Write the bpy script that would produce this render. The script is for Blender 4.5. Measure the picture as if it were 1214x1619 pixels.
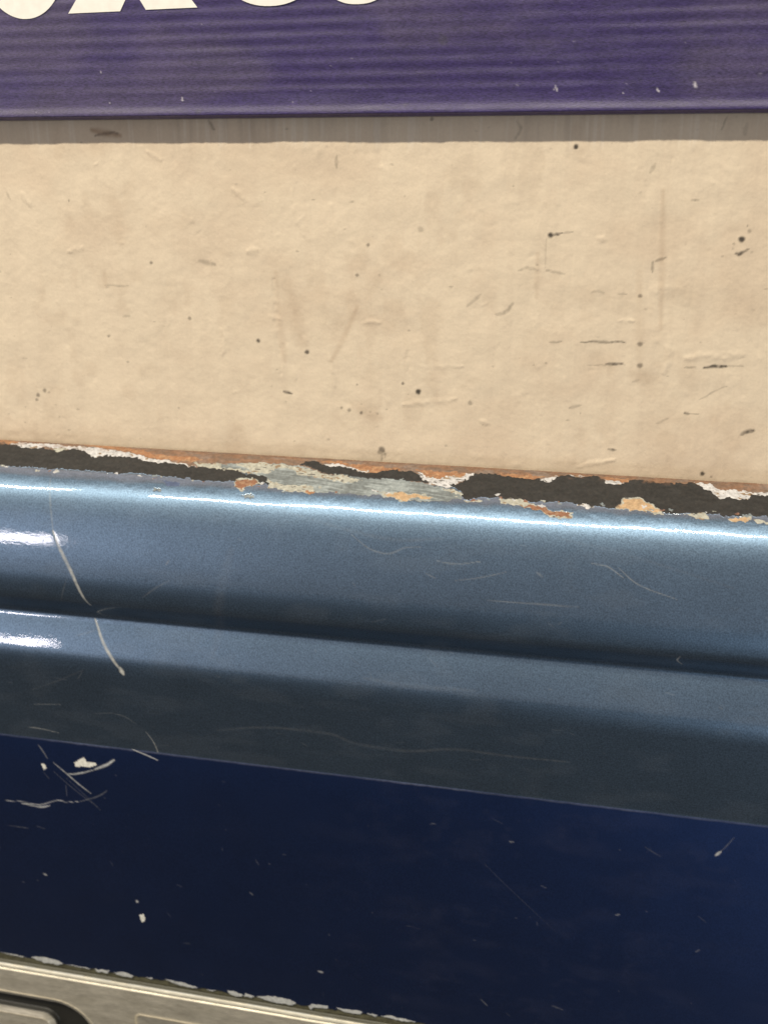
import bpy, math
import numpy as np
from mathutils import Vector
for o in list(bpy.data.objects): bpy.data.objects.remove(o)
scene = bpy.context.scene
MM = 0.001
# ------------------------------------------------------------------ camera
cam_d = bpy.data.cameras.new('camera'); cam = bpy.data.objects.new('camera', cam_d)
scene.collection.objects.link(cam); scene.camera = cam
cam_d.sensor_fit = 'HORIZONTAL'; cam_d.sensor_width = 36.0; cam_d.lens = 36.0*1700/1214
cam_d.clip_start = 0.01; cam_d.clip_end = 50
cam.location = (0.0750954, -0.3815092, 0.1103007)
cam.rotation_euler = (math.radians(90-17.74), 0, math.radians(12.58))
cam_d.dof.use_dof = True; cam_d.dof.focus_distance = 0.372; cam_d.dof.aperture_fstop = 16.0
# ------------------------------------------------------------------ light: indoor, ceiling tubes and a lit window/screen behind, plus an added low fill
world = bpy.data.worlds.new('World'); scene.world = world; world.use_nodes = True
world.node_tree.nodes['Background'].inputs[0].default_value = (1.0, 0.945, 0.95, 1)
world.node_tree.nodes['Background'].inputs[1].default_value = 0.32
def lamp(name, x0, x1, y, z, h, power, col, rx):
    d = bpy.data.lights.new(name, 'AREA'); d.shape = 'RECTANGLE'
    d.size = (x1-x0)*MM; d.size_y = h*MM; d.energy = power; d.color = col
    o = bpy.data.objects.new(name, d); scene.collection.objects.link(o)
    o.location = ((x0+x1)/2*MM, y*MM, z*MM); o.rotation_euler = (rx, 0, 0)
    return o
KEY = 24.0
RX = math.atan2(0.56, 0.81)
lamp('ceiling_tube_lamp', -760, 740, -867, 1237, 48, KEY, (1.0, 0.92, 0.76), RX)
lamp('ceiling_tube_lamp', -2430, -930, -867, 1237, 48, KEY, (1.0, 0.92, 0.76), RX)
lamp('side_lamp', -1500, -1066, -1715, 175, 100, 4.5, (1.0, 0.93, 0.97), math.radians(88))
lamp('added_low_fill', 450, 1250, -1250, -620, 320, 4.0, (0.86, 0.93, 1.0), math.radians(108)).rotation_euler[2] = math.radians(30)  # added fill, no seen source; brightens the navy panel towards the right
vs = scene.view_settings
vs.view_transform = 'Standard'; vs.look = 'None'; vs.exposure = 0.0; vs.gamma = 1.0; vs.use_curve_mapping = False
scene.render.engine = 'CYCLES'
# ------------------------------------------------------------------ wear and marks, in millimetres on each surface
FLANGE = [('dark',[(-165.7,2.2),(-161.5,3.7),(-157.6,3.8),(-151.0,4.8),(-145.5,4.3),(-141.0,5.9),(-135.7,5.1),(-133.3,4.0),(-128.1,4.2),(-122.6,7.5),(-118.7,5.7),(-111.0,6.6),(-105.7,6.2),(-100.9,8.2),(-92.4,8.1),(-85.0,8.7),(-79.4,9.8),(-73.3,9.6),(-65.3,10.1),(-58.7,12.1),(-51.6,11.8),(-49.6,14.0),(-49.3,16.8),(-55.6,16.8),(-63.5,16.3),(-73.7,16.6),(-80.9,16.0),(-93.3,15.7),(-100.7,14.8),(-109.3,15.9),(-118.6,15.1),(-128.6,15.3),(-140.4,15.7),(-150.0,15.3),(-164.8,15.9),(-171.8,1.6)]),('white',[(-161.9,3.0),(-160.2,1.6),(-152.5,1.5),(-143.2,1.2),(-137.1,1.9),(-129.6,2.0),(-120.9,2.5),(-112.2,3.5),(-104.3,5.1),(-98.2,6.8),(-92.8,7.0),(-85.2,8.4),(-79.4,9.8),(-84.9,9.1),(-92.3,8.4),(-100.8,8.5),(-105.6,6.4),(-110.9,6.8),(-118.6,6.0),(-120.3,7.6),(-122.5,7.8),(-128.1,4.2),(-133.3,4.1),(-141.8,4.0),(-143.9,3.6),(-150.8,5.0),(-157.5,4.0)]),('rust',[(-172.0,-0.5),(-170.1,-0.5),(-164.2,-0.5),(-157.4,1.3),(-161.3,3.2),(-166.0,1.5),(-168.1,1.4)]),('rust',[(-134.1,-0.5),(-124.7,-0.5),(-116.2,-0.5),(-105.7,1.6),(-99.3,3.8),(-90.1,4.3),(-81.3,4.1),(-78.3,5.1),(-82.1,6.9),(-92.9,6.6),(-99.4,6.1),(-104.4,4.8),(-112.5,2.9),(-121.1,2.2),(-128.2,0.9)]),('cream',[(-82.0,7.3),(-74.9,7.3),(-66.3,6.8),(-59.8,5.4),(-52.1,4.8),(-50.1,12.3),(-54.6,11.3),(-58.8,11.6),(-65.3,10.1),(-73.3,9.6),(-79.5,9.6)]),('cream',[(-141.5,4.7),(-139.3,3.3),(-135.7,4.3),(-137.2,5.8),(-140.0,5.9)]),('bare',[(-70.4,7.3),(-65.0,6.6),(-52.5,4.8),(-40.4,5.4),(-31.5,8.5),(-21.4,9.5),(-11.6,9.9),(-1.2,9.6),(8.6,11.2),(16.5,12.5),(23.3,15.8),(22.3,17.5),(14.9,18.7),(9.2,19.7),(2.4,19.7),(-5.6,18.2),(-16.9,18.1),(-27.4,18.4),(-31.7,18.9),(-41.4,19.1),(-49.0,17.5),(-50.6,13.2),(-57.3,10.7),(-64.2,9.3),(-69.8,9.2)]),('cream',[(-64.9,6.8),(-54.3,5.1),(-43.1,5.7),(-30.5,8.7),(-20.5,9.8),(-14.8,11.4),(-21.5,13.2),(-29.0,11.4),(-39.1,10.4),(-43.5,7.6),(-49.0,7.4),(-50.9,10.7),(-57.4,10.4)]),('cream',[(-50.2,13.2),(-46.0,15.3),(-40.4,16.0),(-33.4,15.4),(-30.9,17.9),(-32.5,19.1),(-40.5,19.1),(-45.2,18.1),(-49.1,17.3)]),('dark',[(-40.0,5.1),(-38.2,3.3),(-34.7,2.5),(-29.7,4.5),(-22.6,3.9),(-15.8,6.5),(-10.5,6.7),(-3.8,4.6),(3.3,5.3),(5.2,6.6),(9.4,10.9),(-1.1,9.8),(-11.6,9.9),(-21.4,9.5),(-31.5,8.2)]),('white',[(-30.8,3.6),(-22.0,2.8),(-20.0,4.0),(-15.1,5.6),(-12.2,7.1),(-15.7,7.1),(-18.7,5.5),(-22.5,4.7),(-27.7,5.4),(-30.6,4.6)]),('rust',[(-34.9,2.0),(-25.9,1.7),(-20.2,3.0),(-12.1,3.3),(-4.0,3.6),(-0.3,4.8),(-3.3,5.1),(-7.2,5.4),(-10.5,6.5),(-16.0,5.9),(-19.8,4.5),(-25.4,3.5)]),('white',[(4.2,5.7),(10.5,6.8),(18.8,4.8),(25.1,4.0),(24.4,7.0),(20.3,9.2),(17.2,12.3),(9.4,10.9),(6.3,7.7)]),('rust',[(3.1,4.0),(8.3,4.1),(18.6,4.0),(23.0,4.1),(20.7,6.3),(15.5,5.7),(13.2,7.8),(7.0,6.7)]),('dark',[(20.8,9.6),(24.0,6.8),(25.6,4.0),(33.4,4.3),(38.3,5.0),(47.9,5.1),(50.8,6.3),(54.4,3.9),(56.1,2.2),(63.7,2.7),(69.3,1.7),(72.2,4.8),(78.7,4.5),(82.3,2.0),(89.6,3.5),(102.3,2.6),(104.9,4.9),(108.5,6.5),(111.1,8.9),(119.8,9.2),(120.8,6.8),(126.4,6.2),(133.8,6.9),(133.2,17.5),(125.9,16.9),(112.7,17.2),(100.5,17.4),(92.6,17.7),(88.1,16.7),(77.4,17.0),(68.3,16.9),(58.2,15.8),(47.1,16.8),(39.5,15.9),(34.8,15.7),(24.1,17.3),(22.2,14.2),(17.4,10.9)]),('white',[(48.9,6.0),(52.5,3.8),(55.2,2.6),(54.9,4.1),(52.7,6.2)]),('white',[(59.0,1.9),(64.1,2.0),(63.3,3.1),(59.5,2.8)]),('white',[(71.2,3.5),(78.6,4.0),(76.8,4.9),(72.7,5.3)]),('white',[(102.7,2.3),(106.8,2.2),(111.2,5.0),(119.1,4.7),(121.7,6.0),(126.5,4.5),(133.0,5.0),(133.0,6.3),(126.4,6.4),(120.8,6.9),(119.8,9.3),(115.5,8.9),(111.1,9.2),(108.5,6.7),(104.9,5.1)]),('rust',[(33.7,3.1),(42.9,3.2),(50.6,3.5),(47.9,5.1),(38.3,5.0)]),('rust',[(70.2,2.1),(80.4,2.2),(79.6,4.2),(72.2,3.7)]),('cream',[(15.2,12.5),(19.1,13.1),(23.1,15.0),(22.7,16.1),(19.4,14.8),(15.3,13.5)]),('white',[(34.1,13.8),(35.0,13.2),(35.9,14.0),(35.2,15.0)]),('cream',[(35.4,16.5),(39.5,15.4),(44.2,16.0),(47.7,17.5),(44.5,18.5),(38.9,18.5),(36.4,17.7)]),('rustd',[(44.5,18.7),(48.2,17.9),(51.4,18.4),(53.9,19.6),(57.5,19.5),(60.8,20.1),(60.7,22.1),(56.8,22.3),(53.6,21.8),(51.2,20.7),(47.4,19.9)]),('white',[(62.4,16.7),(65.5,15.4),(69.2,17.1),(67.0,17.7)]),('tan',[(76.9,17.1),(78.0,15.1),(79.0,13.1),(83.5,11.9),(85.8,13.4),(89.0,15.1),(91.8,17.6),(89.0,18.3),(86.3,17.1),(81.0,17.1)]),('cream',[(98.7,17.7),(105.7,17.1),(107.2,19.0),(104.9,19.6),(101.4,18.8)]),('tan',[(113.1,18.3),(117.0,17.5),(119.7,17.0),(119.7,18.7),(114.4,19.2)]),('cream',[(121.2,18.5),(126.4,18.3),(132.3,18.2),(132.3,18.9),(122.1,19.7)]),('tan',[(-5.7,17.7),(-1.6,16.5),(6.1,16.7),(12.2,17.3),(9.8,18.3),(4.3,18.5),(3.3,20.1),(0.7,19.8),(-1.2,18.7)]),('cream',[(23.2,17.6),(30.2,17.4),(29.9,18.3),(24.1,18.4)]),('rustd',[(-62.0,18.1),(-61.5,15.3),(-59.1,14.2),(-55.3,14.5),(-53.0,16.2),(-55.3,17.8),(-57.5,18.0),(-58.7,19.5),(-60.3,18.8)]),('rust',[(-34.4,18.6),(-31.5,17.6),(-30.8,18.3),(-32.9,19.5)]),('bare',[(-93.2,21.4),(-90.2,21.4),(-90.3,22.5),(-92.5,22.6)]),('haze',[(-90.7,18.0),(-83.8,17.6),(-82.8,19.5),(-88.5,19.7)]),('bare',[(-58.5,21.4),(-53.5,21.4),(-53.2,22.8),(-57.2,22.9)])]
SCRATCH_UP = [(0.7,0.17,[(-136.6,16.7),(-133.2,31.2),(-131.4,40.7)]),(1.1,0.62,[(-131.4,40.7),(-128.3,47.3),(-123.1,57.1),(-118.0,70.2)]),(1.0,0.7,[(-119.4,79.8),(-115.2,88.6),(-110.3,95.6),(-106.7,100.4)]),(1.5,0.95,[(-107.8,98.3),(-106.8,101.0)]),(0.5,0.17,[(-15.4,33.7),(-8.1,38.4),(-1.1,39.5),(4.4,37.0),(10.0,36.4)]),(0.4,0.19,[(16.0,40.8),(22.7,41.4),(31.5,39.9)]),(0.4,0.17,[(23.1,47.2),(31.9,45.4),(40.5,42.9)]),(0.4,0.14,[(12.4,45.6),(16.3,47.1)]),(0.45,0.22,[(69.3,37.7),(74.6,38.3),(80.0,41.6)]),(0.4,0.22,[(78.4,38.5),(85.4,43.7),(98.1,47.6)]),(0.5,0.15,[(34.5,53.4),(52.0,53.1),(66.0,53.0)]),(0.5,0.55,[(100.8,68.4),(100.1,71.1),(101.8,73.7)]),(1.4,0.07,[(-70.9,125.0),(-50.7,120.4),(-25.3,119.9),(-15.5,123.4),(4.2,124.4),(23.7,120.7),(42.6,121.0),(65.7,120.6)]),(1.6,0.06,[(-10.5,92.3),(5.1,93.4),(30.7,92.9)]),(3.5,0.04,[(-60.1,42.7),(-63.4,57.1),(-70.1,90.5)]),(0.5,0.11,[(-95.1,63.6),(-89.6,59.3),(-83.8,55.9)]),(0.4,0.11,[(-129.7,68.9),(-125.7,58.6)]),(0.6,0.09,[(-126.9,87.2),(-119.0,84.5)]),(0.35,0.17,[(-123.0,123.3),(-115.8,122.3),(-110.3,123.3),(-105.9,126.8)]),(0.4,0.55,[(-102.6,130.4),(-100.3,135.6),(-99.5,141.2),(-99.7,144.8)]),(0.4,0.6,[(-156.5,135.6),(-150.9,135.7),(-142.8,136.9)]),(0.4,0.22,[(-150.1,122.1),(-138.1,120.5)]),(0.6,0.07,[(-150.1,114.6),(-137.6,108.6),(-123.8,101.0)]),(0.6,0.15,[(-85.3,50.0),(-84.1,48.3)]),(0.8,0.11,[(50.9,42.1),(53.2,43.5)]),(1.2,0.06,[(-48.3,25.6),(-4.9,34.1),(17.7,32.9)]),(0.9,0.04,[(57.0,29.7),(82.7,34.3),(116.0,42.3)])]
SCRATCH_LOW = [(0.45,0.8,[(-99.7,144.9),(-104.4,143.3),(-113.0,140.6)]),(0.5,0.23,[(-153.3,144.5),(-151.2,147.5),(-149.5,150.4)]),(0.5,0.55,[(-146.9,152.0),(-141.2,156.4),(-135.5,161.1),(-130.8,164.4)]),(0.55,0.7,[(-140.4,156.6),(-135.0,155.5),(-128.0,152.9)]),(0.9,0.85,[(-128.0,152.7),(-122.5,149.9),(-119.0,147.3)]),(0.4,0.6,[(-172.5,173.6),(-163.8,173.0),(-155.1,173.3),(-147.0,170.0),(-142.4,170.2),(-136.9,169.3)]),(0.6,0.75,[(-163.8,173.7),(-155.3,174.4),(-150.4,173.0)]),(0.45,0.2,[(-136.9,169.4),(-128.2,165.7),(-123.0,162.0)]),(0.3,0.12,[(-147.3,156.0),(-138.0,163.8),(-127.9,170.8)]),(0.3,0.11,[(-152.0,157.0),(-149.2,160.2)]),(0.3,0.1,[(-141.4,158.7),(-133.6,165.6),(-127.2,171.9)]),(0.3,0.1,[(-175.6,186.1),(-162.0,185.8)]),(0.3,0.06,[(35.2,172.6),(44.2,181.3),(64.7,199.9)]),(0.8,0.9,[(120.6,156.1),(122.4,154.2)]),(0.35,0.15,[(122.4,154.2),(126.3,147.9)]),(0.7,0.25,[(44.7,161.5),(46.4,161.3)]),(0.6,0.25,[(86.5,187.9),(87.9,187.4)]),(0.6,0.2,[(-62.0,202.4),(-60.7,203.2)]),(0.7,0.6,[(-33.3,237.3),(-31.1,237.6)]),(0.7,0.6,[(-157.2,208.4),(-155.7,208.8)]),(0.5,0.15,[(35.7,238.2),(38.4,240.9)]),(0.6,0.12,[(64.3,235.6),(68.9,236.9)]),(0.6,0.7,[(59.6,140.9),(60.3,140.8)]),(0.6,0.17,[(117.3,199.3),(118.6,198.2)]),(0.5,0.15,[(13.7,158.2),(16.2,157.6)]),(0.5,0.07,[(95.4,156.4),(101.3,159.6)]),(1.2,0.8,[(-113.9,215.4),(-113.4,215.6)])]
CHIPS_LOW = [[(-137.3,150.8),(-135.3,149.4),(-132.9,147.6),(-131.5,149.7),(-127.8,149.6),(-126.9,150.6),(-130.2,152.0),(-134.0,152.3),(-136.7,152.8)],[(-152.6,153.1),(-150.9,153.1),(-150.2,155.2),(-151.7,156.0)],[(-113.4,222.5),(-111.2,221.5),(-110.5,223.7),(-110.9,225.4),(-112.5,226.0)]]
EDGE_CHIPS = [[(-169.3,255.7),(-163.7,254.3),(-157.2,254.6),(-152.5,256.2),(-155.4,257.6),(-163.0,257.8)],[(-184.7,255.7),(-178.1,255.7),(-170.5,256.3),(-178.2,256.7)],[(-152.0,256.2),(-141.2,256.2),(-139.2,256.9),(-148.8,256.8)],[(-138.1,256.5),(-130.5,255.6),(-131.8,257.5),(-137.1,257.8)],[(-128.5,256.4),(-124.2,255.2),(-118.5,256.3),(-120.2,258.1),(-126.5,257.7)],[(-113.2,255.9),(-109.6,255.8),(-110.2,257.1)],[(-103.9,255.6),(-100.2,255.4),(-94.1,255.8),(-88.6,257.1),(-92.2,258.1),(-100.4,257.0)],[(-85.0,257.4),(-80.4,256.9),(-81.0,258.1)],[(-74.8,256.4),(-67.8,257.2),(-68.9,258.3),(-74.4,257.9)],[(-67.2,255.8),(-62.8,256.7),(-63.8,257.9),(-67.0,257.6)],[(-74.9,256.0),(-71.1,255.6),(-67.5,257.1),(-71.3,258.5)],[(-66.8,255.7),(-62.6,256.5),(-64.8,258.1)],[(-61.5,256.5),(-56.1,255.0),(-46.6,254.8),(-43.3,256.7),(-45.7,258.2),(-54.2,258.2)],[(-38.3,256.9),(-36.2,255.5),(-28.9,255.2),(-30.0,256.7),(-35.2,257.2),(-37.5,258.9)],[(-25.6,255.3),(-18.6,255.0),(-13.9,255.1),(-15.5,256.9),(-22.7,257.1)],[(-12.4,255.5),(-7.3,255.6),(-8.4,257.1)],[(-6.3,255.8),(-2.2,254.7),(8.8,255.4),(4.8,256.7)]]
DIRT_EDGE = [(-184.8,256.2),(-169.4,256.3),(-152.0,256.4),(-138.1,256.8),(-118.6,256.9),(-103.9,256.1),(-88.6,257.5),(-74.9,257.1),(-62.8,257.1),(-61.6,257.2),(-43.3,257.3),(-25.6,256.5),(-7.3,256.2),(8.8,256.0)]
WALL_DOTS = [(55.3,117.2,0.94,0.95),(48.1,88.6,1.06,0.95),(110.7,88.0,1.17,0.95),(-99.0,76.7,0.7,0.6),(-58.1,48.9,0.94,0.85),(-39.3,45.5,0.94,0.85),(-2.9,35.2,0.59,0.7),(2.8,32.4,1.17,0.95),(-10.8,9.7,1.41,0.7),(105.1,7.5,0.94,0.9),(108.2,6.5,0.47,0.5),(-130.3,98.8,0.47,0.6),(-15.8,84.4,0.7,0.6),(-19.8,73.7,0.7,0.55),(-84.8,56.6,0.7,0.5),(-118.5,48.8,0.7,0.5),(22.0,29.1,0.94,0.4),(80.5,52.6,0.94,0.6),(80.9,45.0,1.06,0.6),(79.4,68.8,0.82,0.6),(112.9,90.7,0.7,0.4),(108.3,86.6,0.47,0.4),(108.0,84.9,0.47,0.3),(111.9,92.3,0.35,0.4),(3.1,90.0,1.17,0.25),(94.8,100.3,0.47,0.5),(-11.7,8.7,0.94,0.5),(-9.6,8.1,0.7,0.5),(-151.1,24.4,0.94,0.6),(-148.1,26.3,0.94,0.55),(-151.8,22.3,0.7,0.55),(-146.2,25.7,0.47,0.4),(-26.3,24.9,0.7,0.5),(-23.3,24.3,0.82,0.5),(-18.7,23.6,0.82,0.65),(-15.3,24.0,0.47,0.4),(-12.4,23.4,0.47,0.4),(-11.7,74.1,0.47,0.3),(-20.1,34.0,0.47,0.5),(6.6,126.3,0.7,0.5),(-53.3,32.1,0.47,0.2),(-2.6,101.0,0.47,0.2),(116.4,65.1,0.7,0.15)]
WALL_STROKES = [(0.8,0.85,[(48.1,88.6),(52.1,89.3)]),(0.4,0.4,[(52.1,89.3),(55.5,89.6)]),(1.0,0.9,[(109.2,83.3),(110.6,83.5),(112.8,84.8)]),(0.9,0.85,[(-48.8,30.4),(-47.3,30.0),(-45.4,29.6)]),(0.8,0.8,[(72.0,14.6),(74.7,14.3)]),(1.3,0.8,[(116.9,22.3),(118.3,23.3),(120.7,23.8)]),(0.8,0.7,[(97.3,29.0),(99.0,28.8)]),(0.4,0.4,[(99.0,28.8),(102.2,28.7)]),(0.7,0.7,[(60.3,52.4),(65.1,52.8),(69.4,52.7),(72.6,53.2),(75.4,52.9)]),(0.6,0.5,[(49.4,52.0),(53.5,52.4)]),(0.9,0.75,[(69.4,45.0),(72.0,45.3),(75.0,45.4)]),(0.5,0.3,[(63.4,44.5),(69.5,44.7)]),(0.6,0.5,[(96.0,44.9),(99.7,45.2)]),(1.0,0.85,[(102.2,45.1),(105.9,45.7),(109.7,45.9)]),(0.5,0.3,[(109.7,45.9),(116.2,46.3)]),(0.9,0.45,[(82.8,76.9),(82.7,80.4)]),(0.9,0.5,[(83.6,80.4),(85.0,81.1),(86.7,81.9)]),(0.7,0.3,[(63.0,69.4),(65.1,70.1),(67.3,69.5)]),(0.7,0.35,[(72.0,69.4),(74.7,69.3)]),(1.3,0.4,[(30.6,61.2),(33.9,62.4),(36.0,65.1)]),(1.1,0.3,[(20.0,63.8),(24.8,68.1)]),(1.0,0.3,[(37.8,76.6),(41.0,77.5),(44.3,76.7)]),(0.9,0.3,[(47.1,76.8),(53.5,75.6)]),(0.5,0.2,[(46.7,87.2),(46.9,77.2)]),(1.2,0.3,[(79.8,109.0),(81.2,111.8)]),(0.7,0.35,[(93.4,100.3),(95.8,100.5)]),(0.5,0.3,[(101.9,33.9),(106.7,37.2),(110.7,39.1)]),(0.8,0.25,[(88.2,24.7),(91.7,26.7)]),(0.9,0.35,[(57.6,28.9),(61.5,30.2)]),(1.5,0.35,[(-79.9,77.8),(-73.7,76.5)]),(0.6,0.3,[(-118.6,68.2),(-108.8,67.9)]),(1.0,0.35,[(-27.0,114.6),(-27.0,110.4)]),(0.7,0.35,[(-155.8,101.8),(-154.6,99.1)]),(0.8,0.4,[(-10.8,9.0),(-11.0,5.5)]),(0.5,0.35,[(-9.8,9.0),(-9.6,6.6)]),(1.0,0.3,[(-111.8,56.5),(-109.2,57.0)]),(0.7,0.25,[(81.0,40.1),(78.9,38.9)]),(2.2,0.4,[(-118.9,123.6),(-114.0,122.5),(-107.9,121.6)]),(1.0,0.5,[(-117.8,121.6),(-111.5,122.7),(-108.8,122.2)]),(1.0,0.35,[(-73.6,126.4),(-71.8,123.3)]),(0.9,0.3,[(35.3,125.5),(36.7,123.1),(35.1,119.9)]),(0.5,0.3,[(101.0,122.0),(102.6,126.4)]),(1.2,0.2,[(108.6,123.9),(108.5,120.7)]),(8,0.13,[(-46.0,69.8),(-43.8,60.7),(-40.9,49.2)]),(3,0.1,[(-50.2,74.2),(-49.7,58.3),(-48.0,41.9)]),(2,0.14,[(-29.7,42.6),(-24.7,52.1),(-19.9,62.5)]),(9,0.12,[(-67.9,14.3),(-69.1,3.7)]),(6,0.08,[(-112.3,98.2),(-110.8,84.6)]),(5,0.1,[(78.7,42.2),(87.4,40.4)]),(3,0.1,[(78.4,76.8),(81.4,40.1)]),(5,0.12,[(-21.4,26.4),(-11.7,22.0)]),(2,0.12,[(84.3,103.5),(87.1,57.8)]),(14,0.06,[(93.4,70.8),(114.2,67.1)]),(10,0.05,[(68.4,68.1),(77.1,66.1)]),(2,0.1,[(-118.2,72.9),(-117.9,67.7)]),(2,0.1,[(44.1,82.5),(44.3,67.5)])]
WALL_RIDGES = [(1.0,0.25,[(-43.4,103.0),(-42.2,95.4),(-39.5,87.3)]),(1.2,0.3,[(-72.4,52.9),(-71.2,47.0),(-72.4,43.4)]),(1.3,0.4,[(90.1,54.7),(90.3,47.1),(89.4,42.6)]),(1.6,0.35,[(-60.8,81.3),(-56.9,81.8)]),(1.2,0.3,[(-149.3,101.4),(-146.4,96.8)]),(1.2,0.25,[(-97.2,115.9),(-92.5,113.3)]),(1.2,0.3,[(-17.6,56.9),(-11.7,57.1)]),(1.0,0.25,[(-45.1,39.7),(-44.2,34.9)]),(1.0,0.3,[(-30.8,44.9),(-28.6,33.2)]),(0.8,0.3,[(73.2,60.2),(77.4,60.4)]),(1.3,0.3,[(-65.2,102.9),(-61.7,100.3)]),(1.0,0.35,[(62.1,7.7),(67.6,9.2),(74.2,10.5)]),(1.3,0.35,[(64.7,88.0),(66.2,87.4)]),(1.4,0.3,[(-131.8,80.8),(-126.5,81.6)]),(1.2,0.25,[(-83.9,92.8),(-81.5,91.7)]),(1.5,0.3,[(96.3,48.4),(114.8,50.2)]),(2.5,0.25,[(83.0,70.5),(93.3,72.5)]),(0.9,0.2,[(3.6,41.5),(18.6,42.6)]),(1.0,-0.3,[(-51.4,72.0),(-50.6,53.6),(-49.4,37.1)]),(0.9,0.22,[(-53.6,58.1),(-48.8,57.1)]),(1.2,0.25,[(-2.2,27.3),(16.6,30.5)]),(1.0,-0.25,[(-1.1,47.1),(-0.3,36.7)]),(1.2,0.3,[(26.1,22.7),(28.4,21.6)]),(0.8,0.2,[(46.4,29.5),(47.7,26.1)]),(1.3,0.3,[(96.8,125.0),(101.2,120.1)]),(1.3,-0.3,[(102.6,125.9),(101.2,120.1)])]
SIGN_SPECKS = [(11.0,150.2,2.02,0.5),(13.4,153.4,0.45,0.8),(-1.5,130.5,0.68,0.5),(48.4,134.7,0.68,0.9),(48.0,135.7,0.45,0.8),(80.2,134.1,0.68,0.9),(91.3,135.4,0.9,0.9),(69.5,133.5,0.45,0.7),(47.4,134.7,0.45,0.7),(-80.7,133.5,0.68,0.7),(-80.3,132.9,0.45,0.7),(-110.3,142.6,0.45,0.6),(-108.0,132.2,0.45,0.6),(-40.4,131.8,0.45,0.6),(-74.4,129.1,1.12,0.4),(110.4,137.8,0.9,0.4)]
# ------------------------------------------------------------------ helpers
def link(o, parent=None):
    scene.collection.objects.link(o)
    if parent: o.parent = parent
    return o
def lattice(ix, iy, seed):
    h = (ix.astype(np.int64)*374761393 + iy.astype(np.int64)*668265263 + seed*1442695041) & 0xffffffff
    h = ((h ^ (h >> 13))*1274126177) & 0xffffffff
    h = ((h ^ (h >> 16))*2246822519) & 0xffffffff
    return ((h ^ (h >> 15)) & 0xffffff)/float(0xffffff)
def vnoise(x, y, seed=0):
    x0 = np.floor(x); y0 = np.floor(y); fx = x-x0; fy = y-y0
    fx = fx*fx*(3-2*fx); fy = fy*fy*(3-2*fy)
    a = lattice(x0, y0, seed); b = lattice(x0+1, y0, seed); c = lattice(x0, y0+1, seed); d = lattice(x0+1, y0+1, seed)
    return (a+(b-a)*fx)*(1-fy)+(c+(d-c)*fx)*fy
def fbm(x, y, seed=0, octv=4):
    r = 0; a = .5; t = 0
    for k in range(octv):
        r = r+a*vnoise(x*2**k+17.3*k, y*2**k-9.1*k, seed+k); t += a; a *= .5
    return r/t
def smooth(e0, e1, v):
    t = np.clip((v-e0)/(e1-e0), 0, 1); return t*t*(3-2*t)
def inside(px, py, poly):
    m = np.zeros(px.shape, bool); xs = [p[0] for p in poly]; ys = [p[1] for p in poly]
    box = np.where((px >= min(xs)) & (px <= max(xs)) & (py >= min(ys)) & (py <= max(ys)))
    if len(box[0]) == 0: return m
    x = px[box]; y = py[box]; r = np.zeros(x.shape, bool); j = len(poly)-1
    for i in range(len(poly)):
        (xi, yi), (xj, yj) = poly[i], poly[j]
        if yi != yj: r ^= ((yi > y) != (yj > y)) & (x < (xj-xi)*(y-yi)/(yj-yi)+xi)
        j = i
    m[box] = r; return m
def curve_pts(pts, n=6):                      # Catmull-Rom through the given points
    p = [np.array(q, float) for q in pts]
    if len(p) < 3: return p
    p = [2*p[0]-p[1]]+p+[2*p[-1]-p[-2]]; r = []
    for i in range(1, len(p)-2):
        for k in range(n):
            t = k/n
            r.append(.5*((2*p[i])+(-p[i-1]+p[i+1])*t+(2*p[i-1]-5*p[i]+4*p[i+1]-p[i+2])*t*t+(-p[i-1]+3*p[i]-3*p[i+1]+p[i+2])*t**3))
    r.append(p[-2]); return r
def stroke(px, py, pts, w, soft=.5):          # 0..1 mask of a line of width w (mm), thinner at its ends
    out = np.zeros(px.shape); q = curve_pts(pts); pad = w*1.5+.3
    xs = [p[0] for p in q]; ys = [p[1] for p in q]
    box = np.where((px > min(xs)-pad) & (px < max(xs)+pad) & (py > min(ys)-pad) & (py < max(ys)+pad))
    if len(box[0]) == 0: return out
    x = px[box]; y = py[box]; best = np.full(x.shape, 1e9); n = max(1, len(q)-1)
    for i in range(len(q)-1):
        a, b = q[i], q[i+1]; d = b-a; l = max(d@d, 1e-9)
        t = np.clip(((x-a[0])*d[0]+(y-a[1])*d[1])/l, 0, 1)
        u = (i+t)/n; taper = .55+.45*np.sin(np.pi*np.clip(u, .02, .98))
        best = np.minimum(best, np.hypot(x-a[0]-t*d[0], y-a[1]-t*d[1])/taper)
    out[box] = 1-smooth(w*.5*(1-soft), w*.5*(1+soft), best); return out
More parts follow.
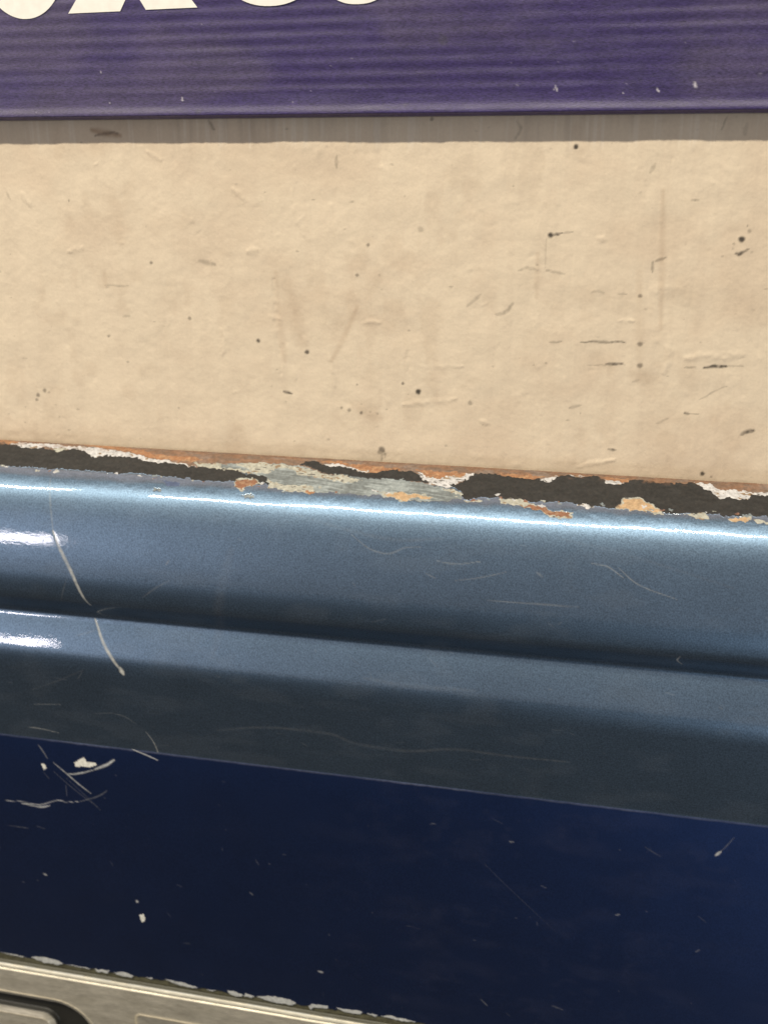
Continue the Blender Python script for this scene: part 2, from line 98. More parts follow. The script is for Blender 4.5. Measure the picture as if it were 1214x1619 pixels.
def grid_mesh(name, X, Y, Z, mat, parent=None, attrs=None, face_mask=None, thick=0):
    """rows x cols arrays in mm -> one smooth mesh object, optional colour / float attributes, optional face selection"""
    R, Cc = X.shape
    idx = np.arange(R*Cc).reshape(R, Cc)
    F = np.stack([idx[:-1, :-1], idx[1:, :-1], idx[1:, 1:], idx[:-1, 1:]], -1).reshape(-1, 4)
    V = np.stack([X, Y, Z], -1).reshape(-1, 3)*MM
    keep = None
    if face_mask is not None:
        F = F[face_mask.reshape(-1)]
        keep = np.unique(F); rem = np.full(R*Cc, -1); rem[keep] = np.arange(len(keep)); F = rem[F]; V = V[keep]
    me = bpy.data.meshes.new(name)
    me.vertices.add(len(V)); me.vertices.foreach_set('co', V.astype(np.float32).ravel())
    me.loops.add(F.size); me.loops.foreach_set('vertex_index', F.astype(np.int32).ravel())
    me.polygons.add(len(F)); me.polygons.foreach_set('loop_start', np.arange(0, F.size, 4, dtype=np.int32))
    me.polygons.foreach_set('use_smooth', np.ones(len(F), bool))
    me.update(calc_edges=True)
    for k, a in (attrs or {}).items():
        if a.ndim == 3:
            c = np.concatenate([a, np.ones(a.shape[:2]+(1,))], -1).reshape(-1, 4)
            if keep is not None: c = c[keep]
            at = me.attributes.new(k, 'FLOAT_COLOR', 'POINT'); at.data.foreach_set('color', c.astype(np.float32).ravel())
        else:
            c = a.reshape(-1)
            if keep is not None: c = c[keep]
            at = me.attributes.new(k, 'FLOAT', 'POINT'); at.data.foreach_set('value', c.astype(np.float32).ravel())
    me.materials.append(mat)
    return link(bpy.data.objects.new(name, me), parent)
def spaced(stops):                            # [(start, step), ..., (end, None)]
    r = []
    for (a, st), (b, _) in zip(stops[:-1], stops[1:]): r += list(np.linspace(a, b, max(1, round((b-a)/st)), endpoint=False))
    return np.array(r+[stops[-1][0]])
def blend(col, m, c):
    m = m[..., None] if m.ndim == 2 else m
    return col*(1-m)+np.array(c)*m
# ------------------------------------------------------------------ materials
class NT:
    def __init__(s, name):
        s.m = bpy.data.materials.new(name); s.m.use_nodes = True; s.t = s.m.node_tree; s.n = s.t.nodes
        s.b = s.n['Principled BSDF']; s.out = s.n['Material Output']
        s.tc = s.n.new('ShaderNodeTexCoord')
    def new(s, k, **kw):
        n = s.n.new(k)
        for a, v in kw.items(): setattr(n, a, v)
        return n
    def set(s, node, **kw):
        for k, v in kw.items(): node.inputs[k.replace('_', ' ')].default_value = v
        return node
    def noise(s, scale, stretch=(1, 1, 1), detail=4, rough=.55, rot=(0, 0, 0)):
        mp = s.new('ShaderNodeMapping'); mp.inputs['Scale'].default_value = stretch; mp.inputs['Rotation'].default_value = rot
        s.t.links.new(s.tc.outputs['Object'], mp.inputs[0])
        n = s.new('ShaderNodeTexNoise'); n.inputs['Scale'].default_value = scale; n.inputs['Detail'].default_value = detail; n.inputs['Roughness'].default_value = rough
        s.t.links.new(mp.outputs[0], n.inputs['Vector']); return n.outputs['Fac']
    def bump(s, h, dist, strength=1.0, prev=None):
        b = s.new('ShaderNodeBump'); b.inputs['Distance'].default_value = dist; b.inputs['Strength'].default_value = strength
        s.t.links.new(h, b.inputs['Height'])
        if prev is not None: s.t.links.new(prev, b.inputs['Normal'])
        return b.outputs[0]
    def ramp(s, f, p0, p1, c0, c1):
        r = s.new('ShaderNodeMapRange'); r.inputs[1].default_value = p0; r.inputs[2].default_value = p1; r.inputs[3].default_value = c0; r.inputs[4].default_value = c1
        s.t.links.new(f, r.inputs[0]); return r.outputs[0]
    def attr(s, name, fac=False):
        a = s.new('ShaderNodeAttribute', attribute_name=name); return a.outputs['Fac' if fac else 'Color']
    def mul(s, col, f):                       # colour times scalar
        m = s.new('ShaderNodeVectorMath', operation='SCALE'); s.t.links.new(col, m.inputs[0]); s.t.links.new(f, m.inputs['Scale']); return m.outputs[0]
    def L(s, a, b): s.t.links.new(a, b)

def wall_material():
    t = NT('painted_board'); b = t.b
    v = t.ramp(t.noise(45, detail=5), .3, .7, .965, 1.03)
    v2 = t.ramp(t.noise(900, detail=3), .3, .7, .97, 1.03)
    t.L(t.mul(t.mul(t.attr('tint'), v), v2), b.inputs['Base Color'])
    t.set(b, Roughness=.62, Specular_IOR_Level=.35)
    n = t.bump(t.noise(1500, (1, 1, .7), 4, .6), .00012, .7)
    n = t.bump(t.noise(420, (1, 1, 1), 3), .00009, .6, n)
    t.L(n, b.inputs['Normal']); return t.m
def sign_material():
    t = NT('printed_purple_plastic'); b = t.b
    v = t.ramp(t.noise(60, detail=5), .3, .7, .9, 1.1)
    v2 = t.ramp(t.noise(900, (1, 1, 3.0), 3, .6, (0, .7, 0)), .3, .7, .6, 1.5)
    t.L(t.mul(t.mul(t.attr('tint'), v), v2), b.inputs['Base Color'])
    t.L(t.ramp(t.noise(90, detail=4), .3, .7, .36, .5), b.inputs['Roughness'])
    t.L(t.bump(t.noise(1300, (1, 1, 2.6), 3, .6, (0, .7, 0)), .00013, .7), b.inputs['Normal']); return t.m
def paint_material(name, col, metallic, rough, flake, coat_rough, dirt):
    t = NT(name); b = t.b; t.n.remove(b)
    p = t.new('ShaderNodeBsdfPrincipled'); w = t.new('ShaderNodeBsdfPrincipled'); mx = t.new('ShaderNodeMixShader')
    rgb = t.new('ShaderNodeRGB'); rgb.outputs[0].default_value = col+(1,)
    fl = t.noise(1700, (1, 1, 1), 2, .6)
    v = t.ramp(fl, .25, .75, 1-flake, 1+flake)
    v2 = t.ramp(t.noise(40, (1, 1, 1), 5), .3, .7, .93, 1.07)
    t.L(t.mul(t.mul(rgb.outputs[0], v), v2), p.inputs['Base Color'])
    t.set(p, Metallic=metallic, Roughness=rough, Coat_Weight=1.0, Coat_IOR=1.5)
    t.L(t.ramp(t.noise(55, (1, 1, 2), 5, .65), .4, .75, coat_rough, coat_rough+dirt), p.inputs['Coat Roughness'])
    t.L(t.bump(fl, .00006, .35), p.inputs['Normal'])
    t.L(t.bump(t.noise(900, (.5, 1, 1.4), 3), .000035, .5), p.inputs['Coat Normal'])
    t.L(t.mul(t.attr('tint'), t.ramp(t.noise(700, (1, 1, 1), 4), .3, .7, .78, 1.2)), w.inputs['Base Color'])
    t.set(w, Roughness=.72, Specular_IOR_Level=.3)
    t.L(t.bump(t.noise(1500, (1, 1, 1), 4), .00012, .6), w.inputs['Normal'])
    t.L(t.attr('wear', True), mx.inputs[0]); t.L(p.outputs[0], mx.inputs[1]); t.L(w.outputs[0], mx.inputs[2])
    t.L(mx.outputs[0], t.out.inputs[0]); return t.m
def trim_material():
    t = NT('dull_aluminium'); b = t.b
    v = t.ramp(t.noise(70, (1, 1, 3), 5), .3, .7, .86, 1.1)
    v2 = t.ramp(t.noise(1000, (.25, 1, 1), 4), .3, .7, .85, 1.12)
    t.L(t.mul(t.mul(t.attr('tint'), v), v2), b.inputs['Base Color'])
    t.L(t.attr('metal', True), b.inputs['Metallic'])
    t.L(t.ramp(t.noise(160, (.4, 1, 1), 4), .3, .7, .34, .5), b.inputs['Roughness'])
    t.L(t.bump(t.noise(1400, (.3, 1, 1), 3), .00006, .5), b.inputs['Normal']); return t.m
def letter_material():
    t = NT('cream_print'); b = t.b
    rgb = t.new('ShaderNodeRGB'); rgb.outputs[0].default_value = (.86, .82, .74, 1)
    t.L(t.mul(rgb.outputs[0], t.ramp(t.noise(300, detail=4), .3, .7, .94, 1.04)), b.inputs['Base Color']); t.set(b, Roughness=.45); return t.m
M_WALL = wall_material(); M_SIGN = sign_material(); M_LETTER = letter_material(); M_TRIM = trim_material()
M_BLUE = paint_material('slate_blue_metallic_paint', (.130, .196, .280), .94, .405, .32, .025, .06)
M_NAVY = paint_material('navy_blue_paint', (.0175, .038, .118), .95, .48, .18, .07, .10)
# ------------------------------------------------------------------ the painted wall board
def build_wall():
    xs = spaced([(-420, 12), (-184, .4), (134, 12), (400, None)])
    zs = spaced([(-360, 20), (-2, .4), (131, 8), (330, None)])
    X, Z = np.meshgrid(xs, zs)
    tint = np.ones(X.shape+(3,))*np.array((.690, .574, .428))
    tint = blend(tint, .24*smooth(.45, .75, fbm(X/30, Z/22, 3)), (.50, .36, .25)); tint = blend(tint, .16*smooth(.5, .72, fbm(X/7, Z/9, 4))*smooth(.4, .6, fbm(X/40, Z/30, 2)), (.42, .30, .20))
    tint = blend(tint, .08*smooth(.48, .7, fbm(X/3.2, Z/40, 9)), (.5, .38, .28))
    tint = blend(tint, .20*smooth(.42, .70, fbm(X/2.6, Z/45, 15))*smooth(.35, .6, fbm(X/25, Z/60, 16))*smooth(114, 124, Z+9*(vnoise(X/1.8, Z*0, 17)-.5)), (.30, .24, .19))  # dark and pale streaks painted only in the sign's shadow band
    tint = blend(tint, .3*smooth(.56, .72, fbm(X/1.3, Z/40, 18))*smooth(116, 121, Z+4*(vnoise(X/.9, Z*0, 19)-.5)), (.80, .72, .60))
    wx = X+.4*(vnoise(X/1.3, Z/1.3, 5)-.5)+.2*(vnoise(X/.5, Z/.5, 7)-.5); wz = Z+.35*(vnoise(X/1.3, Z/1.3, 6)-.5)+.2*(vnoise(X/.5, Z/.5, 8)-.5)
    ink = np.zeros(X.shape); stain = np.zeros(X.shape)
    for x, z, r, a in WALL_DOTS: ink = np.maximum(ink, a*(1-smooth(r*.45, r*1.25, np.hypot(wx-x, wz-z))))
    for w, a, p in WALL_STROKES:
        if w < 2: ink = np.maximum(ink, a*stroke(wx, wz, p, w*1.15, .7)*(.55+.6*vnoise(X/.9, Z/.9, 12)))
        else: stain = np.maximum(stain, a*stroke(X, Z, p, w, 1.0)*(.6+.6*vnoise(X/1.5, Z/3, 14)))
    rng = np.random.RandomState(4)            # small spots of dirt
    for k in range(130):
        x, z = rng.uniform(-180, 130), rng.uniform(2, 130); r = rng.uniform(.15, .42)
        ink = np.maximum(ink, rng.uniform(.08, .4)*(1-smooth(r*.4, r*1.3, np.hypot((wx-x)/rng.uniform(1, 2.2), wz-z))))
    tint = blend(tint, np.clip(stain*2.0, 0, 1), (.36, .24, .15))
    tint = blend(tint, np.clip(ink, 0, 1), (.035, .028, .022))
    # relief: brushed and dented paint
    H = .55*(fbm(X/9, Z/9, 21)-.5)+.11*(fbm(X/2.2, Z/1.8, 23)-.5)+.13*(fbm(X/1.3, Z/22, 25)-.5)*smooth(-60, 40, X)+.10*(fbm(X/2, Z/16, 26)-.5)+.30*(fbm(X/1.7, Z/30, 30)-.5)*smooth(112, 122, Z)
    for w, a, p in WALL_RIDGES: H = H+a*.75*stroke(X+.8*(vnoise(X/2, Z/2, 27)-.5), Z+.8*(vnoise(X/2, Z/2, 28)-.5), p, w*1.7, 1.0)*(.3+1.0*vnoise(X/1.6, Z/1.6, 29))
    for k in range(110):
        x, z = rng.uniform(-180, 130)-rng.uniform(0, 30), rng.uniform(4, 128); r = rng.uniform(.35, 1.1); an = rng.uniform(0, 3.1); e = rng.uniform(1, 3.5)
        dx, dz = X-x, Z-z; u = dx*math.cos(an)+dz*math.sin(an); v = -dx*math.sin(an)+dz*math.cos(an)
        H = H+rng.uniform(-.13, .16)*np.exp(-((u/(r*e))**2+(v/r)**2))
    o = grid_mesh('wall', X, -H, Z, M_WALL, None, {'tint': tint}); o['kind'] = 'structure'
build_wall()
def build_floor():
    t = NT('added_dark_floor'); rgb = t.new('ShaderNodeRGB'); rgb.outputs[0].default_value = (.042, .04, .039, 1)
    t.L(t.mul(rgb.outputs[0], t.ramp(t.noise(3, detail=6), .3, .7, .75, 1.2)), t.b.inputs['Base Color']); t.set(t.b, Roughness=.7)
    X, Yf = np.meshgrid(np.linspace(-4000, 4000, 9), np.linspace(-7000, 300, 9))
    o = grid_mesh('floor', X, -Yf-6700, np.full(X.shape, -1000.0), t.m); o['kind'] = 'structure'  # unseen floor, added so the panel's underside reflects something dark
build_floor()
# ------------------------------------------------------------------ the purple sign
def build_sign():
    root = bpy.data.objects.new('sign', None); link(root); root.location = (0, 0, 127.2*MM)
    root['label'] = 'purple fluted plastic sign with cream letters hung on the cream wall'; root['category'] = 'sign'
    Z0 = 127.2
    fz = spaced([(0, .12), (6, .3), (40, .6), (110, None)])
    front = -6.2-.95*np.exp(-((fz-1.0)/2.1)**2)+1.0*(1-smooth(0, .9, fz))
    py = list(front[::-1])+[-4.6, -3.4, -2.2, -1.7]; pz = list(fz[::-1])+[-.22, -.28, -.1, .6]
    py += [-1.6]; pz += [110]
    xs = spaced([(-360, 8), (-160, .5), (122, 8), (360, None)])
    X = np.tile(xs, (len(pz), 1)); Y = np.tile(np.array(py)[:, None], (1, len(xs))); Zl = np.tile(np.array(pz)[:, None], (1, len(xs)))
    Y = Y+.35*(fbm(X/40, Zl/40, 31)-.5)-.05*(fbm(X/14, Zl/1.5, 33)-.5)
    fl = np.zeros(X.shape); fl[:len(fz)] = (.10*np.cos((Zl+.15*(fbm(X/50, Zl*0, 32)-.5))*2*np.pi/4.15)*smooth(5, 9, Zl))[:len(fz)]; Y = Y-fl*(.45+.6*smooth(.35, .7, fbm(X/45, Zl/14, 34)))
    tint = np.ones(X.shape+(3,))*np.array((.036, .024, .096))
    g = smooth(.42, .72, fbm(X/34+3, Zl/13, 35)); tint = blend(tint, .55*g, (.072, .056, .108))
    tint = blend(tint, .35*smooth(.5, .8, fbm(X/18, Zl/1.2, 36)), (.07, .058, .14))
    wx = X+.6*(vnoise(X/.8, Zl/.8, 37)-.5); wz = Zl+.6*(vnoise(X/.8, Zl/.8, 38)-.5)
    for i, (x, z, r, a) in enumerate(SIGN_SPECKS):
        dark = i in (0, 2, 14, 15)
        r *= 1 if dark else .65; m = (a if dark else a*.75)*(1-smooth(r*.4, r*1.2, np.hypot(wx-x, (wz-(z-Z0))*(1 if dark else .7)+.5*(wx-x)*(0 if dark else 1))))
        tint = blend(tint, m, (.05, .045, .06) if dark else (.62, .58, .62))
    rng = np.random.RandomState(8)
    for k in range(90):
        x, z = rng.uniform(-160, 122), rng.uniform(1, 42); r = rng.uniform(.08, .22); e = rng.uniform(1, 2.6); an = rng.uniform(.3, 1.2)
        if rng.rand() > .35 and x < 0: continue
        dx, dz = wx-x, wz-z; u = dx*math.cos(an)-dz*math.sin(an); v = dx*math.sin(an)+dz*math.cos(an)
        tint = blend(tint, rng.uniform(.1, .5)*(1-smooth(r*.4, r*1.2, np.hypot(u/e, v))), (.4, .36, .46))
    grid_mesh('board', X, Y, Zl, M_SIGN, root, {'tint': tint})
    def letter(polys, holes=()):
        cu = bpy.data.curves.new('letter', 'CURVE'); cu.dimensions = '2D'; cu.fill_mode = 'BOTH'; cu.extrude = .04*MM
        for p in list(polys)+list(holes):
            sp = cu.splines.new('POLY'); sp.points.add(len(p)-1); sp.use_cyclic_u = True
            for q, (x, z) in zip(sp.points, p): q.co = (x*MM, (z-Z0)*MM, 0, 1)
        tmp = bpy.data.objects.new('tmp', cu); link(tmp)
        me = bpy.data.meshes.new_from_object(tmp.evaluated_get(bpy.context.evaluated_depsgraph_get())); bpy.data.objects.remove(tmp)
        me.name = 'letter'; me.materials.clear(); me.materials.append(M_LETTER)
        for v in me.vertices: v.co = (v.co.x, -6.46*MM-v.co.z, v.co.y)
        link(bpy.data.objects.new('letter', me), root)
    def ring(cx, zb, rx, rz, st, p=2.3):
        def ov(a, b): return [(cx+a*math.copysign(abs(math.cos(t))**(2/p), math.cos(t)), zb+rz+b*math.copysign(abs(math.sin(t))**(2/p), math.sin(t))) for t in np.linspace(0, 2*np.pi, 72, endpoint=False)]
        return [ov(rx, rz)], [ov(rx-st, rz-st)]
    letter(*ring(-137.2, 160.3, 15.5, 17.0, 8.5, 2.0))
    letter([[(-121, 161.6), (-101.5, 161.8), (-96.7, 169.5), (-92, 162), (-73.2, 162.2), (-86.5, 178.5), (-74.5, 195.5), (-93, 195.5), (-97, 188.5), (-101.5, 195.5), (-119.5, 195.5), (-107.5, 178.5)]])
    letter(*ring(-47.4, 161.9, 18.5, 17.0, 8.5, 2.2))
    letter(*ring(-17.4, 161.6, 13.8, 17.0, 8.5, 2.4))
build_sign()
# ------------------------------------------------------------------ the tailgate
TG = bpy.data.objects.new('tailgate', None); link(TG); TG.location = (0, -25*MM, -300*MM)
TG['label'] = 'scratched blue metal tailgate with rust along its flaking top edge, against the wall'; TG['category'] = 'tailgate'
PROFILE = [(-7, 186), (-1.6, 184), (-.7, 130), (0.00, 84.0), (1.13, 77.6), (2.43, 68.0), (3.53, 64.4), (4.22, 62.0), (16.47, 60.0), (17.97, 56.0), (19.38, 52.0), (22.01, 44.5), (24.45, 37.0), (26.56, 32.0), (28.61, 27.0), (31.76, 22.9), (35.12, 18.5), (41.83, 15.3), (49.72, 11.5), (55.44, 8.3), (57.76, 7.0), (60.12, 1.7), (62.59, -3.7), (65.18, -9.0), (67.25, -22.5), (69.95, -36.0), (72.41, -39.6), (75.88, -44.0), (77.40, -31.0), (78.47, -18.0), (79.05, -5.6), (79.80, 13.0), (80.50, 16.0), (81.89, 22.0), (87.43, 19.5), (92.98, 17.0), (95.35, 8.0), (97.86, -1.0), (100.57, -7.0), (103.50, -13.0), (141.02, -16.0), (141.32, 4.0), (150.20, 2.6), (160.03, 1.0), (204.54, -0.5), (253.17, -2.0), (325.65, -3.0)]   # arc length (mm), tilt of the surface normal above the horizon (deg)
Y_TOP, Z_TOP = -5.0, 6.48
S_EDGE, S_TRIM = 141.37, 259.73
def profile(s):
    ds = .02; g = np.arange(-7, 350, ds)
    n = np.radians(np.interp(g+ds/2, [p[0] for p in PROFILE], [p[1] for p in PROFILE]))
    y = np.concatenate([[0], np.cumsum(-np.sin(n)*ds)]); z = np.concatenate([[0], np.cumsum(-np.cos(n)*ds)])
    gg = np.concatenate([g, [g[-1]+ds]]); y += Y_TOP-np.interp(0, gg, y); z += Z_TOP-np.interp(0, gg, z)
    ny, nz = -np.cos(np.radians(np.interp(s, [p[0] for p in PROFILE], [p[1] for p in PROFILE]))), np.sin(np.radians(np.interp(s, [p[0] for p in PROFILE], [p[1] for p in PROFILE])))
    return np.interp(s, gg, y), np.interp(s, gg, z), ny, nz
def sweep(S, X, D):                           # surface point at arc length S, x, pushed out by D along the normal
    y, z, ny, nz = profile(S[:, 0])
    Y = y[:, None]+ny[:, None]*D; Z = z[:, None]+nz[:, None]*D
    return X, Y+25, Z+300
KIND = {'dark': (.030, .0285, .027), 'white': (.54, .53, .53), 'cream': (.41, .40, .34), 'rust': (.33, .165, .085), 'rustd': (.25, .12, .07), 'tan': (.46, .31, .18), 'bare': (.24, .265, .265), 'haze': (.09, .10, .20)}
def build_upper():
    xs = spaced([(-380, 10), (-192, .3), (146, 10), (380, None)])
    ss = spaced([(-7, .5), (-1, .2), (22, .4), (S_EDGE, None)])
    X, S = np.meshgrid(xs, ss)
    wx = X+1.1*(vnoise(X/1.8, S/1.8, 41)-.5)+.8*(vnoise(X/.75, S/.75, 43)-.5); ws = S+1.1*(vnoise(X/1.8, S/1.8, 42)-.5)+.9*(vnoise(X/.75, S/.75, 44)-.5)
    tint = np.ones(X.shape+(3,))*np.array((.19, .13, .095)); wear = np.zeros(X.shape); D = np.zeros(X.shape)
    lip = smooth(11.5, 10.5, S+2*(vnoise(X/3, S/2, 45)-.5)); wear = np.maximum(wear, lip)
    r = smooth(.45, .62, fbm(X/5, S/1.5, 46)); tint = blend(tint, .45*r*lip, (.30, .15, .08)); tint = blend(tint, .5*smooth(.5, .7, fbm(X/7, S/2, 47))*lip, (.25, .20, .17))
    D -= .10*lip
    chips = []
    for k, poly in FLANGE:
        if k in ('rustd', 'tan'):             # a chip shows its pale primer round the rust
            cx = sum(p[0] for p in poly)/len(poly); cs = sum(p[1] for p in poly)/len(poly)
            chips.append(('cream', [(cx+(x-cx)*1.12, cs+(s-cs)*1.28) for x, s in poly]))
        chips.append((k, poly))
    for k, poly in chips:
        m = inside(wx, ws, poly)
        tint[m] = KIND[k]; wear[m] = 1.0 if k != 'haze' else .5
        D[m] = {'dark': .16, 'white': -.02, 'cream': .0, 'bare': -.10, 'rust': -.12, 'rustd': -.10, 'tan': -.05, 'haze': -.02}[k]
        if k in ('white', 'cream'):           # primer is thin: grime and rust break through it
            st = fbm(X/2.2, S/1.1, 39); tint = np.where(m[..., None], tint*(.80+.4*fbm(X/1.1, S/.9, 38))[..., None], tint)
            br = m & (st > .68); tint[br] = (.28, .20, .13); dk = m & (st < .27); tint[dk] = (.14, .13, .12)
        if k == 'bare':
            st = .5*fbm(X/9, (S-.10*X)/.5, 48)+.5*fbm(X/7, S/4, 40); tint = np.where(m[..., None], tint*(.74+.55*smooth(.6, .38, st))[..., None], tint)
        if k in ('rust', 'rustd', 'tan'):
            st = fbm(X/1.2, S/.8, 49); tint = np.where(m[..., None], tint*(.7+.55*st)[..., None]+.10*smooth(.48, .36, st)[..., None]*np.array((1, .8, .5)), tint)
        if k == 'dark':
            st = fbm(X/4, S/1.5, 50); tint = np.where(m[..., None], tint*(.75+.6*st[..., None]), tint)
    # rust bleeding down from the lip and grime over everything
    bl = lip*smooth(.50, .66, fbm(X/3, S/2.4, 37)+.10*smooth(7, 2, S)-.05); bl = bl*smooth(5.0, 2.2, S-.035*X*0+1.5*(vnoise(X/4, S/3, 34)-.5)); tint = blend(tint, .5*bl, (.22, .12, .07))
    gr = smooth(.52, .70, fbm(X/.9, S/.9, 36))*(S < 18); tint = blend(tint, .15*gr, (.07, .055, .045))
    # oxidised paint along the dark strip, with small flakes
    ox = smooth(15.0, 16.2, S)*smooth(20.5, 17.0, S+2.5*(fbm(X/6, S/3, 51)-.5))*(wear < .5)
    tint = blend(tint, ox, (.19, .20, .26)); wear = np.maximum(wear, .55*ox)
    rng = np.random.RandomState(3)
    for k in range(60):
        x = rng.uniform(-185, 140); s = 15.6+abs(rng.normal(0, 1.1)); rr = rng.uniform(.2, .6); e = rng.uniform(1, 2.6)
        m = np.hypot((wx-x)/e, ws-s) < rr; tint[m] = KIND[('cream', 'white', 'rustd', 'bare')[k % 4]]; wear[m] = .9; D[m] = -.05
    face = smooth(20, 26, S)
    for w, a, p in SCRATCH_UP:
        wob = .12*(vnoise(X/2.5, S/2.5, 52)-.5)
        m = a*stroke(X+wob, S+wob, p, w*1.15, .8)*(.6+.55*vnoise(X/1.3, S/1.3, 53))
        tint = blend(tint, smooth(0, .1, m)*(S > 21), (.50, .49, .44)); wear = np.maximum(wear, np.clip(m, 0, 1)*(S > 12)); D -= .03*m*face
    for k in range(90):                      # fine hairline scratches and dust
        x, s = rng.uniform(-185, 140), rng.uniform(26, 141); l = rng.uniform(.3, 9)*rng.rand(); an = rng.normal(.15, .5)
        m = rng.uniform(.02, .11)*stroke(X, S, [(x, s), (x+l*math.cos(an), s+l*math.sin(an))], .42, .8)
        tint = blend(tint, smooth(0, .03, m), (.45, .47, .48)); wear = np.maximum(wear, m)
    hz = .022*smooth(.52, .75, fbm(X/16, S/7, 55))*face; tint = blend(tint, (hz > 0)*(wear < .06)*1.0, (.40, .42, .44)); wear = np.maximum(wear, hz)
    # sheet metal is never quite flat
    D = D+face*(.30*(fbm(X/60, S/60, 56)-.5)+.05*(fbm(X/14, S/14, 57)-.5))+(1-face)*(.25*(fbm(X/12, S/8, 58)-.5)+.08*(fbm(X/2, S/2, 59)-.5))
    grid_mesh('rolled_panel', *sweep(S, X, D), M_BLUE, TG, {'tint': tint, 'wear': wear})
def build_lower():
    xs = spaced([(-380, 10), (-196, .4), (132, 10), (380, None)])
    ss = np.concatenate([[S_EDGE+.02, S_EDGE+.1, S_EDGE+.2, S_EDGE+.35], spaced([(S_EDGE+.6, .3), (S_EDGE+3.5, .5), (S_TRIM-10.4, .2), (S_TRIM+3.1, None)])])
    X, S = np.meshgrid(xs, ss)
    wx = X+.9*(vnoise(X/1.4, S/1.4, 61)-.5)+.4*(vnoise(X/.5, S/.5, 62)-.5); ws = S+.6*(vnoise(X/1.4, S/1.4, 63)-.5)+.3*(vnoise(X/.5, S/.5, 64)-.5)
    tint = np.ones(X.shape+(3,))*np.array((.3, .3, .3)); wear = np.zeros(X.shape); D = np.zeros(X.shape)
    D += .40*(1-smooth(S_EDGE+.3, S_EDGE+.9, S))*0+.0
    xe = [p[0] for p in DIRT_EDGE]; se = [p[1] for p in DIRT_EDGE]; o = np.argsort(xe)
    edge = np.interp(X, np.array(xe)[o], np.array(se)[o])+.9*(vnoise(X/2.2, S*0, 65)-.5)
    gap = (ws > edge)
    tint = np.where(gap[..., None], np.array((.085, .078, .045))*(.45+1.1*fbm(X/2, S/.8, 66)[..., None]), tint); wear[gap] = 1; D[gap] = -.45
    for poly in EDGE_CHIPS:
        m = inside(wx, ws, poly); tint[m] = (.46, .46, .43); tint[m] *= (.8+.35*fbm(X/1.2, S/.8, 67)[m])[:, None]; wear[m] = 1; D[m] = .10
    for poly in CHIPS_LOW:
        m = inside(X+.35*(wx-X), S+.35*(ws-S), poly); tint[m] = (.66, .64, .56); wear[m] = 1; D[m] = -.06
    rng = np.random.RandomState(11)
    for w, a, p in SCRATCH_LOW:
        wob = .12*(vnoise(X/2.5, S/2.5, 52)-.5)
        m = a*stroke(X+wob, S+wob, p, w*1.15, .8)*(.65+.5*vnoise(X/1.3, S/1.3, 53))
        tint = blend(tint, smooth(0, .1, m), (.52, .52, .50)); wear = np.maximum(wear, np.clip(m, 0, 1))
    for k in range(70):
        x, s = rng.uniform(-185, 130), rng.uniform(146, 257); l = rng.uniform(.2, 6)*rng.rand()**2; an = rng.normal(.3, .7)
        m = rng.uniform(.02, .12)*stroke(X, S, [(x, s), (x+l*math.cos(an)+.1, s+l*math.sin(an))], .5, .8)
        tint = blend(tint, smooth(0, .03, m), (.42, .43, .46)); wear = np.maximum(wear, m)
    hz = (.002+.010*smooth(-60, 20, X))*(smooth(.48, .8, fbm(X/16, S/7, 68))+.8*smooth(.58, .75, fbm(X/4, S/3, 69))*smooth(.45, .6, fbm(X/30, S/18, 60)))*(wear < .05)
    tint = blend(tint, (hz > 0)*1.0, (.26, .25, .34)); wear = np.maximum(wear, hz)
    rim = smooth(S_EDGE+1.1, S_EDGE+.2, S+.25*(vnoise(X/3, S*0, 70)-.5))*(wear < .4)     # uneven paler line along the colour break
    tint = blend(tint, rim, (.14, .17, .27)); wear = np.maximum(wear, .42*rim*(.3+.9*fbm(X/22, S*0, 71)))
    D = D+(.30*(fbm(X/60, S/60, 56)-.5)+.05*(fbm(X/14, S/14, 57)-.5))*1.0
    grid_mesh('flat_panel', *sweep(S, X, D), M_NAVY, TG, {'tint': tint, 'wear': wear})
def rrect(x, s, x0, x1, s0, s1, r):
    cx, cs = (x0+x1)/2, (s0+s1)/2; qx = np.abs(x-cx)-(x1-x0)/2+r; qs = np.abs(s-cs)-(s1-s0)/2+r
    return np.hypot(np.maximum(qx, 0), np.maximum(qs, 0))+np.minimum(np.maximum(qx, qs), 0)-r
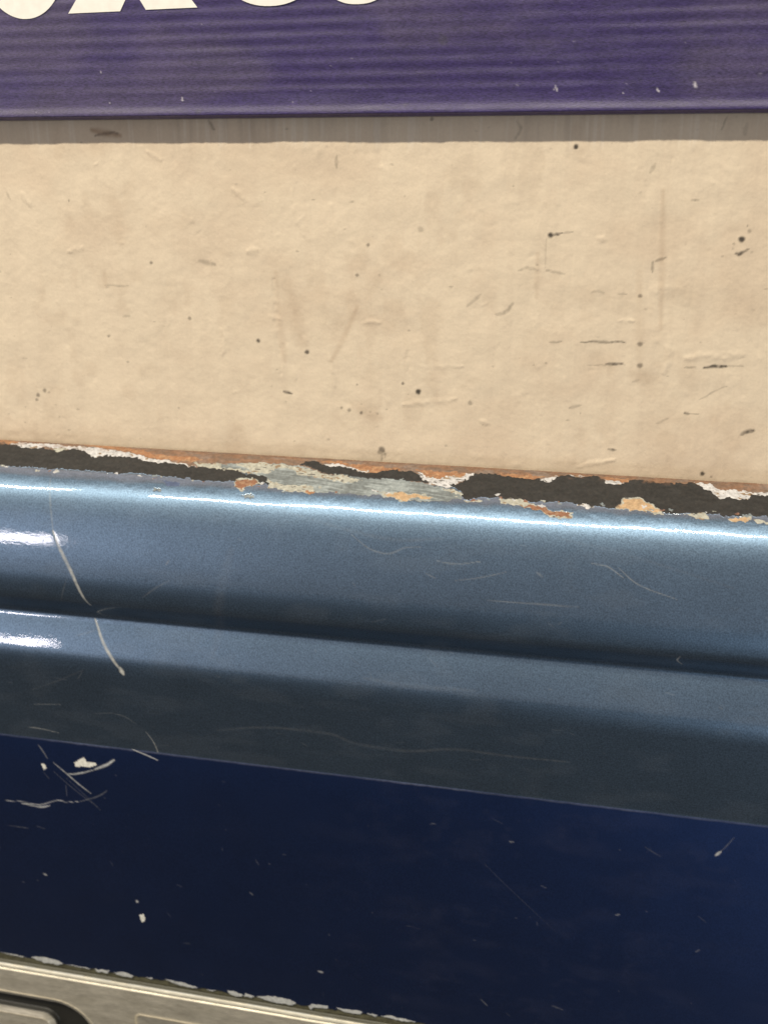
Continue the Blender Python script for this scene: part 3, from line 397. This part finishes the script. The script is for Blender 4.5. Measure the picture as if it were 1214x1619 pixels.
def build_trim():
    xs = spaced([(-380, 6), (-200, .35), (0, 3), (380, None)])
    ss = spaced([(S_TRIM-.6, .12), (S_TRIM+7.6, .17), (S_TRIM+39.6, .5), (S_TRIM+68, None)])
    X, S = np.meshgrid(xs, ss)
    u = S-S_TRIM
    D = 1.2*smooth(-.6, .3, u)+.9*np.sqrt(np.clip(1-((u-1.5)/1.15)**2, 0, 1))+.25*np.exp(-((u-.15)/.25)**2)
    flat = smooth(3.2, 4.0, u)*smooth(66, 65, u)
    D += 1.0*smooth(2.6, 3.6, u)
    ribs = np.abs((u/.95) % 1.0-.5)*2; D += .17*(ribs-.5)*flat
    rec1 = rrect(X, S, -236, -138.5, S_TRIM+16.0, S_TRIM+59, 21); isl1 = rrect(X, S, -219, -163, S_TRIM+29, S_TRIM+46, 3.5)
    rec2 = rrect(X, S, -118.5, -42, S_TRIM+16.4, S_TRIM+59, 2.5); isl2 = rrect(X, S, -103, -57, S_TRIM+29, S_TRIM+46, 3.5)
    sd = np.minimum(np.maximum(rec1, -isl1), .42*np.maximum(rec2, -isl2))
    D += .30*np.exp(-(sd/.30)**2)                                 # crisp rolled rim
    depth = smooth(0, -2.6, sd); D = np.where(sd < 0, D-.17*(ribs-.5)*flat, D)-.9*depth-2.4*smooth(-2.5, -3.6, sd)
    D = D+.12*(fbm(X/20, S/8, 75)-.5)
    tint = np.ones(X.shape+(3,))*np.array((.56, .515, .415)); metal = np.ones(X.shape)*.45
    dirt = smooth(.48, .7, fbm(X/12, S/3, 76)); tint = blend(tint, .25*dirt*flat, (.30, .27, .20))
    tint = blend(tint, .6*(1-smooth(.2, .6, ribs))*flat*(sd > .3), (.20, .175, .125))  # rib grooves darkened in the colour to strengthen their shade
    rim = np.exp(-((sd-.1)/.32)**2); tint = blend(tint, .55*rim, (.80, .68, .44)); bd = np.exp(-((u-1.3)/.9)**4); tint = blend(tint, .75*bd, (.84, .79, .62)); metal = metal*(1-.4*bd)  # rim glint and bead highlight painted into the colour
    paint = smooth(-2.4, -2.8, sd); tint = blend(tint, paint, (.022, .021, .017)); metal = metal*(1-paint)
    g = smooth(.45, .2, u); tint = blend(tint, g, (.075, .07, .045)); metal = metal*(1-g)
    pk = np.exp(-((u-.42)/.16)**2)*smooth(.38, .5, fbm(X/7, S*0, 77)); tint = blend(tint, .8*pk, (.6, .6, .55)); metal = metal*(1-.8*pk)
    inner = (np.maximum(rec1, -isl1) < 0); inner2 = (np.maximum(rec2, -isl2) < 0)
    def fm(a): return a[:-1, :-1]
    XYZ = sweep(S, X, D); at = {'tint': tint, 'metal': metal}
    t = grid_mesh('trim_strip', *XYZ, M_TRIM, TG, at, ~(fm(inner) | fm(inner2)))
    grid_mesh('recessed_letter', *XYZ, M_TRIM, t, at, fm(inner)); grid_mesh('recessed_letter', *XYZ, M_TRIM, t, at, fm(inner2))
build_upper(); build_lower(); build_trim()
